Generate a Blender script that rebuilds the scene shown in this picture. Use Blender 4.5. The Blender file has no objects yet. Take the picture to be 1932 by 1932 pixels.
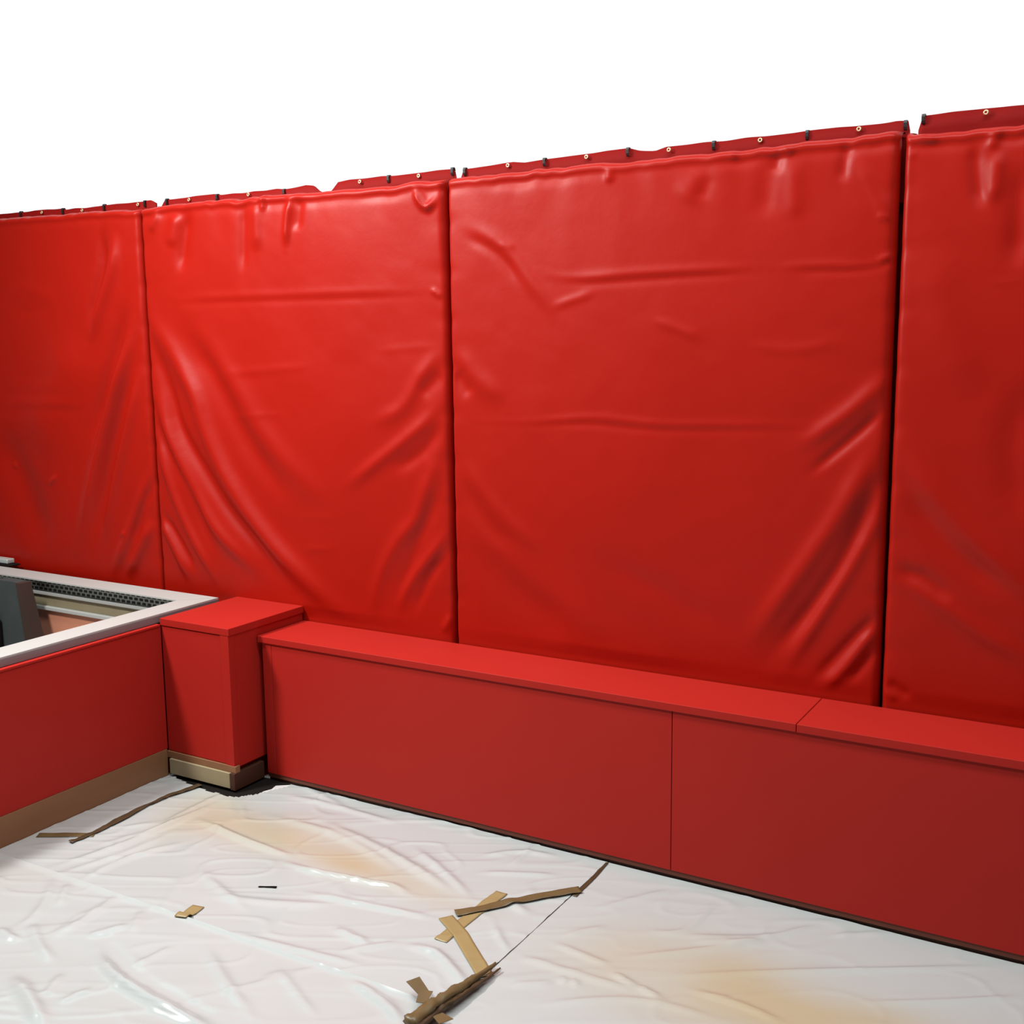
import bpy, bmesh, math, random
import numpy as np
from mathutils import Vector, Matrix

# ------------------------------------------------------------------ camera
scene = bpy.context.scene
COL = scene.collection
cam_data = bpy.data.cameras.new('camera')
cam_data.sensor_width = 36.0
cam_data.sensor_fit = 'HORIZONTAL'
cam_data.lens = 2136.0 / 1932.0 * 36.0
cam_data.clip_start = 0.05
cam = bpy.data.objects.new('camera', cam_data)
COL.objects.link(cam)
scene.camera = cam
YAW, PITCH, ROLL = -0.5345, -0.152, -0.0114
_f = Vector((math.sin(YAW) * math.cos(PITCH), math.cos(YAW) * math.cos(PITCH), math.sin(PITCH)))
_r0 = Vector((math.cos(YAW), -math.sin(YAW), 0))
_u0 = _r0.cross(_f)
_r = _r0 * math.cos(ROLL) + _u0 * math.sin(ROLL)
_u = -_r0 * math.sin(ROLL) + _u0 * math.cos(ROLL)
cam.matrix_world = Matrix(((_r.x, _u.x, -_f.x, 3.5669), (_r.y, _u.y, -_f.y, -3.3316), (_r.z, _u.z, -_f.z, 1.8), (0, 0, 0, 1)))

# ------------------------------------------------------------------ world, lamps, exposure
scene.view_settings.view_transform = 'Standard'
scene.view_settings.look = 'None'
scene.view_settings.exposure = 0.0
scene.view_settings.gamma = 1.0
scene.view_settings.use_curve_mapping = False
world = bpy.data.worlds.new('white_hall')
world.use_nodes = True
bg = world.node_tree.nodes['Background']
bg.inputs['Color'].default_value = (1, 1, 1, 1)
bg.inputs['Strength'].default_value = 1.05
scene.world = world

def area_lamp(name, loc, target, size, power, color, spread=180):
    d = bpy.data.lights.new(name, 'AREA')
    d.shape = 'RECTANGLE'; d.size = size[0]; d.size_y = size[1]
    d.energy = power; d.color = color; d.spread = math.radians(spread)
    o = bpy.data.objects.new(name, d)
    COL.objects.link(o)
    o.location = loc
    o.rotation_euler = (Vector(target) - Vector(loc)).to_track_quat('-Z', 'Y').to_euler()
    return o
area_lamp('ceiling_lamp_key', (-0.72, -1.84, 3.45), (1.9, 0.0, 0.0), (0.45, 0.45), 114, (1.0, 0.99, 0.96), 150)
area_lamp('added_fill_strip', (2.4, -0.85, 3.85), (2.4, -0.85, 0.0), (3.8, 0.5), 84, (0.97, 1.0, 1.0), 150)  # added overhead fill, brightens the floor and the wall tops
area_lamp('added_fill_corner', (0.1, -0.9, 3.85), (0.3, -0.5, 0.0), (0.8, 0.5), 22, (1.0, 1.0, 1.0), 150)  # added fill over the pillar end, no lamp known here

# ------------------------------------------------------------------ helpers
def link(name, me, mat, parent=None):
    o = bpy.data.objects.new(name, me)
    COL.objects.link(o)
    if mat and not me.materials: me.materials.append(mat)
    if parent: o.parent = parent
    return o

def smooth(me, on=True):
    me.polygons.foreach_set('use_smooth', [on] * len(me.polygons))

def thing(name, label, cat, group=None, loc=(0, 0, 0)):
    o = bpy.data.objects.new(name, None)
    o.empty_display_size = 0.1
    COL.objects.link(o)
    o.location = loc
    o['label'] = label; o['category'] = cat
    if group: o['group'] = group
    return o

def tag(o, label, cat, group=None):
    o['label'] = label; o['category'] = cat
    if group: o['group'] = group
    return o

def box_bm(bm, x0, x1, y0, y1, z0, z1):
    vs = [bm.verts.new(p) for p in ((x0,y0,z0),(x1,y0,z0),(x1,y1,z0),(x0,y1,z0),(x0,y0,z1),(x1,y0,z1),(x1,y1,z1),(x0,y1,z1))]
    fs = []
    for q in ((3,2,1,0),(4,5,6,7),(0,1,5,4),(1,2,6,5),(2,3,7,6),(3,0,4,7)):
        fs.append(bm.faces.new([vs[i] for i in q]))
    return vs

def box(name, x0, x1, y0, y1, z0, z1, mat, parent=None, bevel=0.0, seg=2):
    bm = bmesh.new()
    box_bm(bm, x0, x1, y0, y1, z0, z1)
    if bevel:
        bmesh.ops.bevel(bm, geom=bm.edges[:], offset=bevel, segments=seg, affect='EDGES', profile=0.6)
    me = bpy.data.meshes.new(name)
    bm.to_mesh(me); bm.free()
    o = link(name, me, mat, parent)
    if bevel: smooth(me)
    if bevel:
        m = o.modifiers.new('wn', 'WEIGHTED_NORMAL'); m.keep_sharp = False
    return o

def structure(o):
    o['kind'] = 'structure'
    return o

def prism(name, poly, z0, z1, mat, parent=None):
    """vertical prism over an xy polygon (counter-clockwise)"""
    n = len(poly)
    vs = [(x, y, z0) for x, y in poly] + [(x, y, z1) for x, y in poly]
    fs = [tuple(range(n - 1, -1, -1)), tuple(range(n, 2 * n))]
    fs += [(i, (i + 1) % n, n + (i + 1) % n, n + i) for i in range(n)]
    me = bpy.data.meshes.new(name)
    me.from_pydata(vs, [], fs); me.update()
    return link(name, me, mat, parent)

# ------------------------------------------------------------------ materials
def mat(name, color, rough=0.5, spec=0.5, coat=0.0, coat_rough=0.2, metal=0.0, var=0.0, var_scale=3.0, bump=0.0, bump_scale=60.0, stretch=(1,1,1), sheen=0.0):
    m = bpy.data.materials.new(name); m.use_nodes = True
    nt = m.node_tree; b = nt.nodes['Principled BSDF']
    b.inputs['Base Color'].default_value = (*color, 1)
    b.inputs['Roughness'].default_value = rough
    b.inputs['Specular IOR Level'].default_value = spec
    b.inputs['Coat Weight'].default_value = coat
    b.inputs['Coat Roughness'].default_value = coat_rough
    b.inputs['Metallic'].default_value = metal
    tc = nt.nodes.new('ShaderNodeTexCoord')
    mp = nt.nodes.new('ShaderNodeMapping'); mp.inputs['Scale'].default_value = stretch
    nt.links.new(tc.outputs['Object'], mp.inputs['Vector'])
    if var:
        n = nt.nodes.new('ShaderNodeTexNoise'); n.inputs['Scale'].default_value = var_scale; n.inputs['Detail'].default_value = 5
        nt.links.new(mp.outputs[0], n.inputs['Vector'])
        mx = nt.nodes.new('ShaderNodeMix'); mx.data_type = 'RGBA'
        mx.inputs[6].default_value = (*[c * (1 - var) for c in color], 1)
        mx.inputs[7].default_value = (*[min(1, c * (1 + var)) for c in color], 1)
        nt.links.new(n.outputs['Fac'], mx.inputs[0]); nt.links.new(mx.outputs[2], b.inputs['Base Color'])
    if bump:
        n2 = nt.nodes.new('ShaderNodeTexNoise'); n2.inputs['Scale'].default_value = bump_scale; n2.inputs['Detail'].default_value = 3
        nt.links.new(mp.outputs[0], n2.inputs['Vector'])
        bp = nt.nodes.new('ShaderNodeBump'); bp.inputs['Strength'].default_value = bump; bp.inputs['Distance'].default_value = 0.004
        nt.links.new(n2.outputs['Fac'], bp.inputs['Height']); nt.links.new(bp.outputs[0], b.inputs['Normal'])
    return m

M = {}
M['vinyl'] = mat('red_vinyl', (0.34, 0.0070, 0.0022), rough=0.42, spec=0.2, var=0.06, var_scale=2.0, bump=0.12, bump_scale=25)
M['vinyl_back'] = mat('red_vinyl_back', (0.20, 0.003, 0.002), rough=0.7, spec=0.12, bump=0.1)
M['pad'] = mat('red_painted_board', (0.37, 0.016, 0.011), rough=0.5, spec=0.15, var=0.06, var_scale=1.5, bump=0.05, bump_scale=180)
M['wall_dark'] = mat('dark_backing', (0.16, 0.002, 0.001), rough=0.9, spec=0.1)
M['brown_base'] = mat('brown_skirting', (0.23, 0.11, 0.052), rough=0.55, spec=0.3, var=0.25, var_scale=8, stretch=(1, .15, 1))
M['dark_toe'] = mat('dark_brown_toe_strip', (0.055, 0.02, 0.011), rough=0.6, spec=0.3, var=0.2)
M['base_trim'] = mat('red_brown_trim', (0.15, 0.045, 0.028), rough=0.6, spec=0.2, var=0.2)
M['tan_board'] = mat('bare_tan_board', (0.30, 0.25, 0.15), rough=0.6, spec=0.2, var=0.15, var_scale=10, bump=0.1)
M['white_metal'] = mat('white_coated_metal', (0.42, 0.43, 0.41), rough=0.4, spec=0.5, var=0.03)
M['grey_metal'] = mat('grey_flange_metal', (0.20, 0.17, 0.175), rough=0.45, spec=0.5, var=0.08)
M['track'] = mat('grey_green_galvanised_metal', (0.50, 0.56, 0.53), rough=0.4, metal=0.3, var=0.2, var_scale=20)
M['track_hole'] = mat('dark_slot', (0.03, 0.04, 0.04), rough=0.8)
M['khaki'] = mat('khaki_batten', (0.27, 0.23, 0.14), rough=0.6, var=0.2, var_scale=15)
M['salmon'] = mat('salmon_painted_panel', (0.60, 0.25, 0.155), rough=0.5, var=0.08)
M['post'] = mat('dark_grey_post_paint', (0.05, 0.062, 0.062), rough=0.6, spec=0.2, var=0.2, var_scale=12)
M['post_side'] = mat('brown_post_side', (0.055, 0.034, 0.028), rough=0.7, spec=0.1, var=0.2)
M['rubber'] = mat('black_rubber', (0.010, 0.008, 0.007), rough=0.9, spec=0.1, bump=0.4, bump_scale=40)
M['tape'] = mat('tan_packing_tape', (0.30, 0.22, 0.095), rough=0.35, spec=0.5, var=0.12, var_scale=12)
M['tape_brown'] = mat('brown_packing_tape', (0.125, 0.085, 0.034), rough=0.4, spec=0.5, var=0.25, var_scale=14)
M['tape_dark'] = mat('dark_brown_packing_tape', (0.06, 0.036, 0.015), rough=0.45, spec=0.5, var=0.35, var_scale=18)
M['brass'] = mat('brass_eyelet', (0.75, 0.62, 0.36), rough=0.35, metal=0.7)
M['clip'] = mat('black_hook', (0.012, 0.012, 0.012), rough=0.5)
M['concrete'] = mat('grey_concrete', (0.5, 0.49, 0.47), rough=0.8, var=0.1, bump=0.2)
M['room'] = mat('pale_wall_paint', (0.35, 0.345, 0.34), rough=0.8, var=0.04)

def film_material():
    m = bpy.data.materials.new('milky_plastic_film'); m.use_nodes = True
    nt = m.node_tree; b = nt.nodes['Principled BSDF']
    b.inputs['Roughness'].default_value = 0.24
    b.inputs['Specular IOR Level'].default_value = 0.5
    b.inputs['Coat Weight'].default_value = 0.8
    b.inputs['Coat Roughness'].default_value = 0.16
    at = nt.nodes.new('ShaderNodeAttribute'); at.attribute_name = 'yellowing'
    tc = nt.nodes.new('ShaderNodeTexCoord')
    n = nt.nodes.new('ShaderNodeTexNoise'); n.inputs['Scale'].default_value = 2.2; n.inputs['Detail'].default_value = 4
    nt.links.new(tc.outputs['Object'], n.inputs['Vector'])
    mx0 = nt.nodes.new('ShaderNodeMix'); mx0.data_type = 'RGBA'
    mx0.inputs[6].default_value = (0.445, 0.47, 0.46, 1); mx0.inputs[7].default_value = (0.45, 0.50, 0.50, 1)
    nt.links.new(n.outputs['Fac'], mx0.inputs[0])
    mx = nt.nodes.new('ShaderNodeMix'); mx.data_type = 'RGBA'
    mx.inputs[7].default_value = (0.44, 0.375, 0.25, 1)
    nt.links.new(mx0.outputs[2], mx.inputs[6]); nt.links.new(at.outputs['Fac'], mx.inputs[0])
    nt.links.new(mx.outputs[2], b.inputs['Base Color'])
    return m
M['film'] = film_material()

CREASES = {
 0: [
  (0.032, 0.006, [(-1.572, 1.504), (-1.203, 1.516), (-0.878, 1.514)]),
  (0.0244, -0.004, [(-1.576, 1.477), (-0.88, 1.487)]),
  (0.0278, 0.004, [(-1.56, 1.597), (-0.963, 1.598)]),
  (0.0389, 0.006, [(-1.448, 2.001), (-1.319, 2.066), (-1.071, 2.006)]),
  (0.0259, -0.004, [(-1.432, 1.967), (-1.272, 1.956), (-1.094, 1.972)]),
  (0.0412, 0.01, [(-0.652, 2.316), (-0.674, 2.152), (-0.788, 1.94), (-0.861, 1.795)]),
  (0.0349, -0.008, [(-0.741, 2.345), (-0.752, 2.156), (-0.884, 1.82)]),
  (0.0422, -0.009, [(-0.596, 2.008), (-0.68, 1.794), (-0.8, 1.548), (-0.911, 1.294)]),
  (0.0481, 0.013, [(-0.525, 1.947), (-0.637, 1.721), (-0.76, 1.475), (-0.877, 1.219), (-1.046, 0.793)]),
  (0.0421, -0.009, [(-0.551, 1.817), (-0.631, 1.624), (-0.714, 1.426), (-0.795, 1.223), (-0.929, 0.803)]),
  (0.0354, 0.008, [(-0.521, 1.757), (-0.554, 1.625), (-0.663, 1.353), (-0.77, 1.098), (-0.853, 0.809)]),
  (0.0373, 0.009, [(-0.508, 1.224), (-0.606, 1.032), (-0.734, 0.82), (-0.828, 0.681)]),
  (0.0297, -0.007, [(-0.487, 1.188), (-0.584, 1.034), (-0.665, 0.851)]),
  (0.0361, 0.009, [(-0.503, 1.002), (-0.625, 0.816), (-0.716, 0.687)]),
  (0.1339, -0.012, [(-1.628, 1.4), (-1.449, 1.138), (-1.29, 0.745)]),
  (0.1877, 0.01, [(-0.935, 1.87), (-1.125, 1.517), (-1.354, 1.25)]),
  (0.0102, 0.004, [(-1.516, 1.21), (-1.503, 1.176)]),
  (0.0132, 0.004, [(-1.229, 1.11), (-1.156, 1.162)]),
  (0.0123, 0.005, [(-0.734, 0.891), (-0.695, 0.92)]),
 ],
 1: [
  (0.0249, 0.006, [(-0.36, 2.378), (-0.425, 2.28)]),
  (0.0375, -0.009, [(-0.173, 2.373), (-0.206, 2.268), (-0.252, 2.089)]),
  (0.0381, 0.007, [(-0.248, 2.36), (-0.302, 2.205)]),
  (0.0257, -0.005, [(0.148, 2.388), (0.122, 2.075)]),
  (0.0355, 0.006, [(0.216, 2.394), (0.211, 2.159)]),
  (0.0148, 0.007, [(0.255, 2.402), (0.256, 2.327)]),
  (0.0194, 0.009, [(0.411, 2.397), (0.386, 2.298), (0.371, 2.172)]),
  (0.0292, -0.006, [(0.458, 2.377), (0.428, 2.233)]),
  (0.0154, 0.01, [(1.013, 2.372), (1.036, 2.32), (1.072, 2.291), (1.116, 2.326)]),
  (0.0219, 0.0055, [(-0.376, 1.987), (-0.068, 1.991), (0.41, 1.99), (0.79, 1.989), (1.081, 1.986)]),
  (0.0177, -0.005, [(-0.378, 1.964), (-0.07, 1.968), (0.408, 1.967), (0.79, 1.965), (1.116, 1.964)]),
  (0.0107, 0.0036, [(1.073, 1.991), (1.128, 1.955)]),
  (0.0158, 0.003, [(-0.009, 1.474), (0.146, 1.487), (0.34, 1.498)]),
  (0.0175, 0.003, [(0.808, 1.758), (1.112, 1.777)]),
  (0.0218, 0.005, [(-0.028, 1.664), (0.508, 1.699)]),
  (0.0555, 0.016, [(-0.493, 2.005), (-0.457, 1.91), (-0.333, 1.779), (-0.194, 1.572), (-0.14, 1.428), (-0.041, 1.24), (0.087, 1.074), (0.231, 0.928), (0.378, 0.816), (0.546, 0.703), (0.684, 0.639)]),
  (0.0417, -0.013, [(-0.508, 1.911), (-0.415, 1.721), (-0.353, 1.567), (-0.305, 1.421), (-0.17, 1.234), (-0.012, 1.053), (0.189, 0.885), (0.353, 0.737)]),
  (0.0425, 0.012, [(-0.477, 1.668), (-0.416, 1.507), (-0.331, 1.293), (-0.164, 1.043), (-0.022, 0.907), (0.183, 0.774)]),
  (0.0339, -0.009, [(-0.468, 1.578), (-0.44, 1.417), (-0.329, 1.243), (-0.247, 1.126), (-0.17, 0.968), (-0.085, 0.827)]),
  (0.0282, 0.009, [(-0.466, 1.433), (-0.414, 1.241), (-0.318, 1.027), (-0.213, 0.864), (-0.093, 0.705)]),
  (0.0267, 0.009, [(-0.473, 1.021), (-0.412, 0.922), (-0.336, 0.804), (-0.292, 0.709)]),
  (0.0234, -0.007, [(-0.457, 1.042), (-0.33, 0.879), (-0.238, 0.752)]),
  (0.0668, -0.009, [(-0.3, 1.907), (-0.09, 1.675), (0.051, 1.448), (0.194, 1.27), (0.363, 1.097)]),
  (0.0658, 0.007, [(-0.202, 1.905), (0.032, 1.63), (0.202, 1.407), (0.399, 1.235), (0.593, 1.112)]),
  (0.0327, 0.006, [(1.119, 1.575), (1.029, 1.475), (0.894, 1.377), (0.821, 1.329), (0.616, 1.191)]),
  (0.0321, -0.0048, [(1.124, 1.498), (1.027, 1.372), (0.87, 1.28)]),
  (0.0375, 0.006, [(1.123, 1.437), (1.027, 1.202), (0.98, 1.091), (0.889, 0.998), (0.805, 0.858), (0.731, 0.64)]),
  (0.0383, -0.0048, [(1.119, 1.272), (1.058, 1.143), (0.949, 0.922), (0.851, 0.715)]),
  (0.0288, 0.006, [(1.139, 1.082), (1.072, 0.984), (0.947, 0.835), (0.877, 0.695)]),
  (0.023, -0.0042, [(1.132, 0.98), (1.038, 0.865), (0.956, 0.705)]),
  (0.0188, 0.0048, [(1.141, 0.726), (1.096, 0.641)]),
  (0.0367, 0.0048, [(1.126, 1.771), (1.022, 1.66), (0.93, 1.535), (0.771, 1.468)]),
  (0.0367, -0.0042, [(1.129, 1.681), (1.007, 1.578)]),
  (0.0155, 0.004, [(0.383, 0.925), (0.585, 0.947)]),
  (0.0124, 0.003, [(0.361, 1.063), (0.619, 1.076)]),
 ],
 2: [
  (0.0171, 0.009, [(1.826, 2.371), (1.828, 2.322)]),
  (0.014, 0.007, [(2.267, 2.397), (2.271, 2.361)]),
  (0.054, 0.007, [(2.171, 2.339), (2.089, 2.235)]),
  (0.0289, -0.005, [(2.154, 2.239), (2.189, 2.321)]),
  (0.0429, -0.008, [(2.386, 2.395), (2.371, 2.158)]),
  (0.0166, 0.01, [(2.431, 2.395), (2.465, 2.36)]),
  (0.0239, -0.009, [(2.417, 2.375), (2.406, 2.304)]),
  (0.033, 0.006, [(2.469, 2.347), (2.474, 2.152)]),
  (0.0192, -0.009, [(2.637, 2.392), (2.622, 2.318), (2.62, 2.255)]),
  (0.0217, 0.005, [(2.666, 2.33), (2.768, 2.135)]),
  (0.0096, 0.006, [(2.728, 2.161), (2.767, 2.141)]),
  (0.019, 0.009, [(1.543, 2.045), (1.618, 2.016), (1.745, 2.008), (1.927, 2.016), (2.12, 2.017), (2.392, 2.018)]),
  (0.0167, -0.007, [(1.597, 2.006), (1.765, 1.989), (2.12, 1.998), (2.392, 2.001)]),
  (0.0144, 0.006, [(2.392, 2.018), (2.579, 2.017), (2.693, 2.009), (2.787, 2.027)]),
  (0.0132, -0.006, [(2.478, 2.001), (2.645, 1.995), (2.788, 2.008)]),
  (0.0109, 0.006, [(2.733, 2.023), (2.79, 2.039)]),
  (0.0124, -0.0092, [(2.744, 2.01), (2.788, 2.018)]),
  (0.0171, 0.006, [(1.25, 1.492), (1.504, 1.493), (1.765, 1.519), (2.029, 1.503), (2.313, 1.51), (2.594, 1.519)]),
  (0.0148, -0.0045, [(1.25, 1.475), (1.723, 1.495), (2.03, 1.483), (2.595, 1.499)]),
  (0.0327, 0.007, [(1.241, 2.216), (1.4, 2.132), (1.531, 1.986), (1.639, 1.861)]),
  (0.0245, -0.006, [(1.217, 2.189), (1.377, 2.105), (1.476, 1.987)]),
  (0.0139, 0.005, [(1.377, 2.139), (1.456, 2.127)]),
  (0.0171, 0.004, [(1.596, 1.909), (1.786, 1.959)]),
  (0.0429, 0.008, [(1.18, 1.78), (1.277, 1.652), (1.415, 1.565)]),
  (0.0343, -0.008, [(1.172, 1.681), (1.252, 1.582)]),
  (0.0439, 0.007, [(1.18, 1.378), (1.281, 1.24), (1.408, 1.116), (1.59, 1.0)]),
  (0.045, -0.007, [(1.188, 1.276), (1.314, 1.099), (1.453, 1.008)]),
  (0.0843, 0.008, [(1.17, 1.151), (1.406, 0.963), (1.678, 0.808), (1.893, 0.695)]),
  (0.0881, -0.009, [(1.217, 1.05), (1.498, 0.829), (1.721, 0.713)]),
  (0.0588, -0.006, [(1.722, 1.031), (2.035, 0.906), (2.328, 0.79)]),
  (0.0204, -0.0103, [(2.792, 1.594), (2.701, 1.499), (2.624, 1.429), (2.531, 1.346)]),
  (0.033, 0.0115, [(2.801, 1.688), (2.66, 1.555), (2.494, 1.43)]),
  (0.042, 0.0161, [(2.794, 1.525), (2.731, 1.407), (2.652, 1.243), (2.566, 1.099), (2.447, 0.914), (2.329, 0.725)]),
  (0.0315, -0.0149, [(2.792, 1.409), (2.73, 1.255), (2.662, 1.078), (2.544, 0.889), (2.404, 0.698)]),
  (0.0281, 0.0126, [(2.787, 1.292), (2.708, 1.116), (2.602, 0.913), (2.469, 0.67)]),
  (0.0246, -0.0115, [(2.794, 0.935), (2.682, 0.801), (2.565, 0.649)]),
  (0.0211, 0.0115, [(2.782, 0.896), (2.684, 0.737), (2.604, 0.633)]),
  (0.0176, -0.008, [(2.785, 0.812), (2.689, 0.675)]),
  (0.0204, 0.005, [(2.652, 1.786), (2.485, 1.754), (2.308, 1.772)]),
  (0.0185, 0.004, [(1.987, 1.864), (2.179, 1.791)]),
 ],
 3: [
  (0.0233, -0.01, [(2.995, 2.358), (3.006, 2.256), (3.025, 2.149)]),
  (0.0175, 0.01, [(3.062, 2.386), (3.04, 2.32)]),
  (0.0232, 0.009, [(3.065, 2.325), (3.059, 2.222), (3.051, 2.163)]),
  (0.0377, -0.012, [(3.122, 2.29), (3.127, 2.113), (3.125, 1.964)]),
  (0.0135, 0.007, [(2.827, 2.395), (2.865, 2.37), (2.902, 2.372)]),
  (0.0102, 0.003, [(3.058, 1.947), (3.149, 1.948)]),
  (0.012, 0.004, [(2.821, 2.347), (2.822, 2.316)]),
  (0.0404, 0.01, [(2.834, 1.477), (2.909, 1.341), (3.006, 1.232), (3.117, 1.119), (3.24, 1.002)]),
  (0.0416, -0.01, [(2.829, 1.361), (2.897, 1.249), (3.011, 1.126), (3.181, 1.012)]),
  (0.0353, 0.008, [(2.817, 1.049), (2.931, 0.993), (3.056, 0.915), (3.25, 0.808)]),
  (0.0289, -0.009, [(2.812, 1.066), (2.905, 1.049), (3.002, 0.975)]),
  (0.0599, -0.01, [(3.202, 1.69), (3.144, 1.457), (3.199, 1.222)]),
  (0.0154, 0.008, [(2.804, 0.674), (2.841, 0.636)]),
  (0.0239, -0.008, [(2.803, 0.701), (2.89, 0.653)]),
  (0.0751, 0.008, [(2.893, 2.081), (2.933, 1.846), (3.049, 1.595)]),
 ],
}
FILM_FOLDS = {
 'a': [
  (0.0211, 0.006, [(0.296, -0.975), (0.37, -0.705), (0.398, -0.312)]),
  (0.0176, 0.005, [(0.36, -0.992), (0.43, -0.769), (0.447, -0.549)]),
  (0.0169, 0.006, [(0.469, -0.993), (0.472, -0.793), (0.55, -0.594)]),
  (0.019, 0.004, [(0.28, -0.795), (0.394, -0.526), (0.389, -0.246)]),
  (0.0172, 0.004, [(0.359, -0.545), (0.35, -0.176)]),
  (0.0178, 0.009, [(0.439, -0.435), (0.603, -0.462), (0.785, -0.488), (0.996, -0.5)]),
  (0.0151, 0.009, [(0.957, -0.541), (1.106, -0.553), (1.241, -0.534), (1.347, -0.523), (1.411, -0.503), (1.517, -0.519)]),
  (0.0242, 0.007, [(0.853, -0.216), (1.155, -0.282), (1.397, -0.359), (1.652, -0.451)]),
  (0.0184, 0.005, [(1.301, -0.225), (1.551, -0.361), (1.699, -0.453)]),
  (0.0169, 0.006, [(1.159, -0.686), (1.432, -0.642), (1.674, -0.606)]),
  (0.0221, 0.004, [(0.896, -0.854), (1.117, -0.791), (1.343, -0.692)]),
  (0.0176, 0.006, [(1.413, -0.805), (1.582, -0.837)]),
  (0.0181, 0.008, [(1.66, -0.783), (1.768, -0.773), (1.885, -0.836), (1.961, -0.885)]),
  (0.0152, 0.004, [(1.521, -0.912), (1.651, -0.77)]),
  (0.0193, 0.004, [(0.557, -0.092), (0.793, -0.081), (1.163, -0.098)]),
  (0.0192, 0.003, [(0.539, 0.023), (0.897, -0.08)]),
  (0.0166, 0.004, [(1.545, -0.184), (1.654, -0.076), (1.804, -0.039)]),
  (0.0158, 0.004, [(1.609, -0.285), (1.869, -0.161)]),
  (0.0144, 0.003, [(1.683, -0.199), (1.678, 0.035)]),
  (0.0198, 0.004, [(0.785, -0.746), (1.014, -0.829), (1.12, -0.868)]),
  (0.0238, 0.005, [(0.643, -0.278), (1.012, -0.286), (1.388, -0.408)]),
  (0.0199, -0.003, [(0.466, -1.095), (0.555, -1.242)]),
  (0.0187, 0.004, [(1.782, -0.398), (1.907, -0.445)]),
  (0.0125, 0.004, [(1.839, -0.557), (1.96, -0.665)]),
  (0.0148, 0.004, [(1.129, -0.993), (1.656, -0.934)]),
 ],
 'b': [
  (0.0199, 0.012, [(0.873, -1.26), (1.038, -1.331), (1.194, -1.363), (1.354, -1.378), (1.519, -1.387)]),
  (0.0182, -0.008, [(0.852, -1.203), (1.038, -1.283), (1.203, -1.314), (1.476, -1.344)]),
  (0.0243, 0.01, [(0.777, -1.478), (0.928, -1.528), (1.092, -1.602)]),
  (0.0182, 0.006, [(0.567, -1.255), (0.714, -1.333), (0.843, -1.377)]),
  (0.0185, 0.008, [(0.511, -1.341), (0.636, -1.349)]),
  (0.0199, 0.005, [(0.371, -1.022), (0.482, -1.128), (0.555, -1.242), (0.554, -1.317)]),
  (0.02, 0.005, [(0.45, -1.02), (0.572, -1.157)]),
  (0.0195, 0.005, [(0.666, -0.983), (0.702, -1.16), (0.709, -1.301)]),
  (0.0184, 0.008, [(1.627, -1.019), (1.738, -1.041), (1.842, -1.082), (1.922, -1.132)]),
  (0.0189, 0.005, [(1.154, -1.085), (1.32, -1.186), (1.546, -1.297)]),
  (0.0184, 0.005, [(0.86, -1.108), (0.795, -1.235)]),
  (0.0162, 0.005, [(0.899, -1.393), (0.951, -1.486), (0.934, -1.525)]),
  (0.0151, 0.004, [(1.071, -1.132), (1.051, -1.275)]),
  (0.016, 0.004, [(1.046, -1.402), (1.02, -1.505)]),
  (0.0144, 0.004, [(1.415, -1.07), (1.694, -1.213)]),
  (0.0185, 0.004, [(0.811, -1.022), (0.91, -1.152)]),
 ],
 'c': [
  (0.0152, 0.004, [(2.247, -0.542), (2.458, -0.367), (2.638, -0.173)]),
  (0.0122, 0.004, [(2.343, -0.603), (2.725, -0.356), (3.284, 0.001)]),
  (0.0129, 0.005, [(2.48, -0.586), (2.648, -0.584), (2.788, -0.614)]),
  (0.0115, 0.004, [(2.907, -0.428), (3.142, -0.284), (3.325, -0.149)]),
  (0.0133, 0.004, [(2.348, -0.343), (2.598, -0.202), (2.727, -0.029)]),
  (0.0135, 0.003, [(2.247, -0.353), (2.361, -0.3), (2.386, -0.059)]),
  (0.0137, 0.004, [(2.047, -0.812), (2.159, -0.737)]),
  (0.008, 0.006, [(2.158, -0.698), (2.185, -0.735)]),
  (0.0079, 0.006, [(2.188, -0.696), (2.221, -0.726)]),
  (0.0117, 0.006, [(2.272, -0.612), (2.371, -0.648)]),
  (0.0112, 0.006, [(2.358, -0.637), (2.451, -0.667)]),
  (0.0197, 0.005, [(2.401, -0.348), (2.623, -0.23)]),
  (0.0137, 0.003, [(2.751, -0.116), (2.912, 0.003)]),
  (0.015, 0.003, [(2.066, -0.317), (2.232, -0.064)]),
  (0.0162, 0.004, [(1.96, -0.665), (2.24, -0.667), (2.415, -0.658)]),
  (0.0144, 0.004, [(2.041, -0.551), (2.269, -0.588)]),
  (0.0149, 0.004, [(2.147, -0.867), (2.388, -0.703), (2.649, -0.672)]),
  (0.0155, 0.003, [(2.153, -0.381), (2.054, -0.508)]),
 ],
}

# ------------------------------------------------------------------ heights of folds (metres, on each sheet's own plane)
def poly_sample(pts, step):
    P = np.array(pts, float)
    if len(P) > 2:                       # Catmull-Rom through the points
        Q = np.vstack([2 * P[0] - P[1], P, 2 * P[-1] - P[-2]])
        out = []
        for i in range(1, len(Q) - 2):
            n = max(2, int(np.hypot(*(Q[i + 1] - Q[i])) / step))
            t = np.linspace(0, 1, n, endpoint=False)[:, None]
            a, b, c, d = Q[i - 1], Q[i], Q[i + 1], Q[i + 2]
            out.append(0.5 * ((2 * b) + (-a + c) * t + (2 * a - 5 * b + 4 * c - d) * t ** 2 + (-a + 3 * b - 3 * c + d) * t ** 3))
        out.append(P[-1:])
        return np.vstack(out)
    n = max(2, int(np.hypot(*(P[-1] - P[0])) / step))
    return P[0] + (P[-1] - P[0]) * np.linspace(0, 1, n + 1)[:, None]

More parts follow.
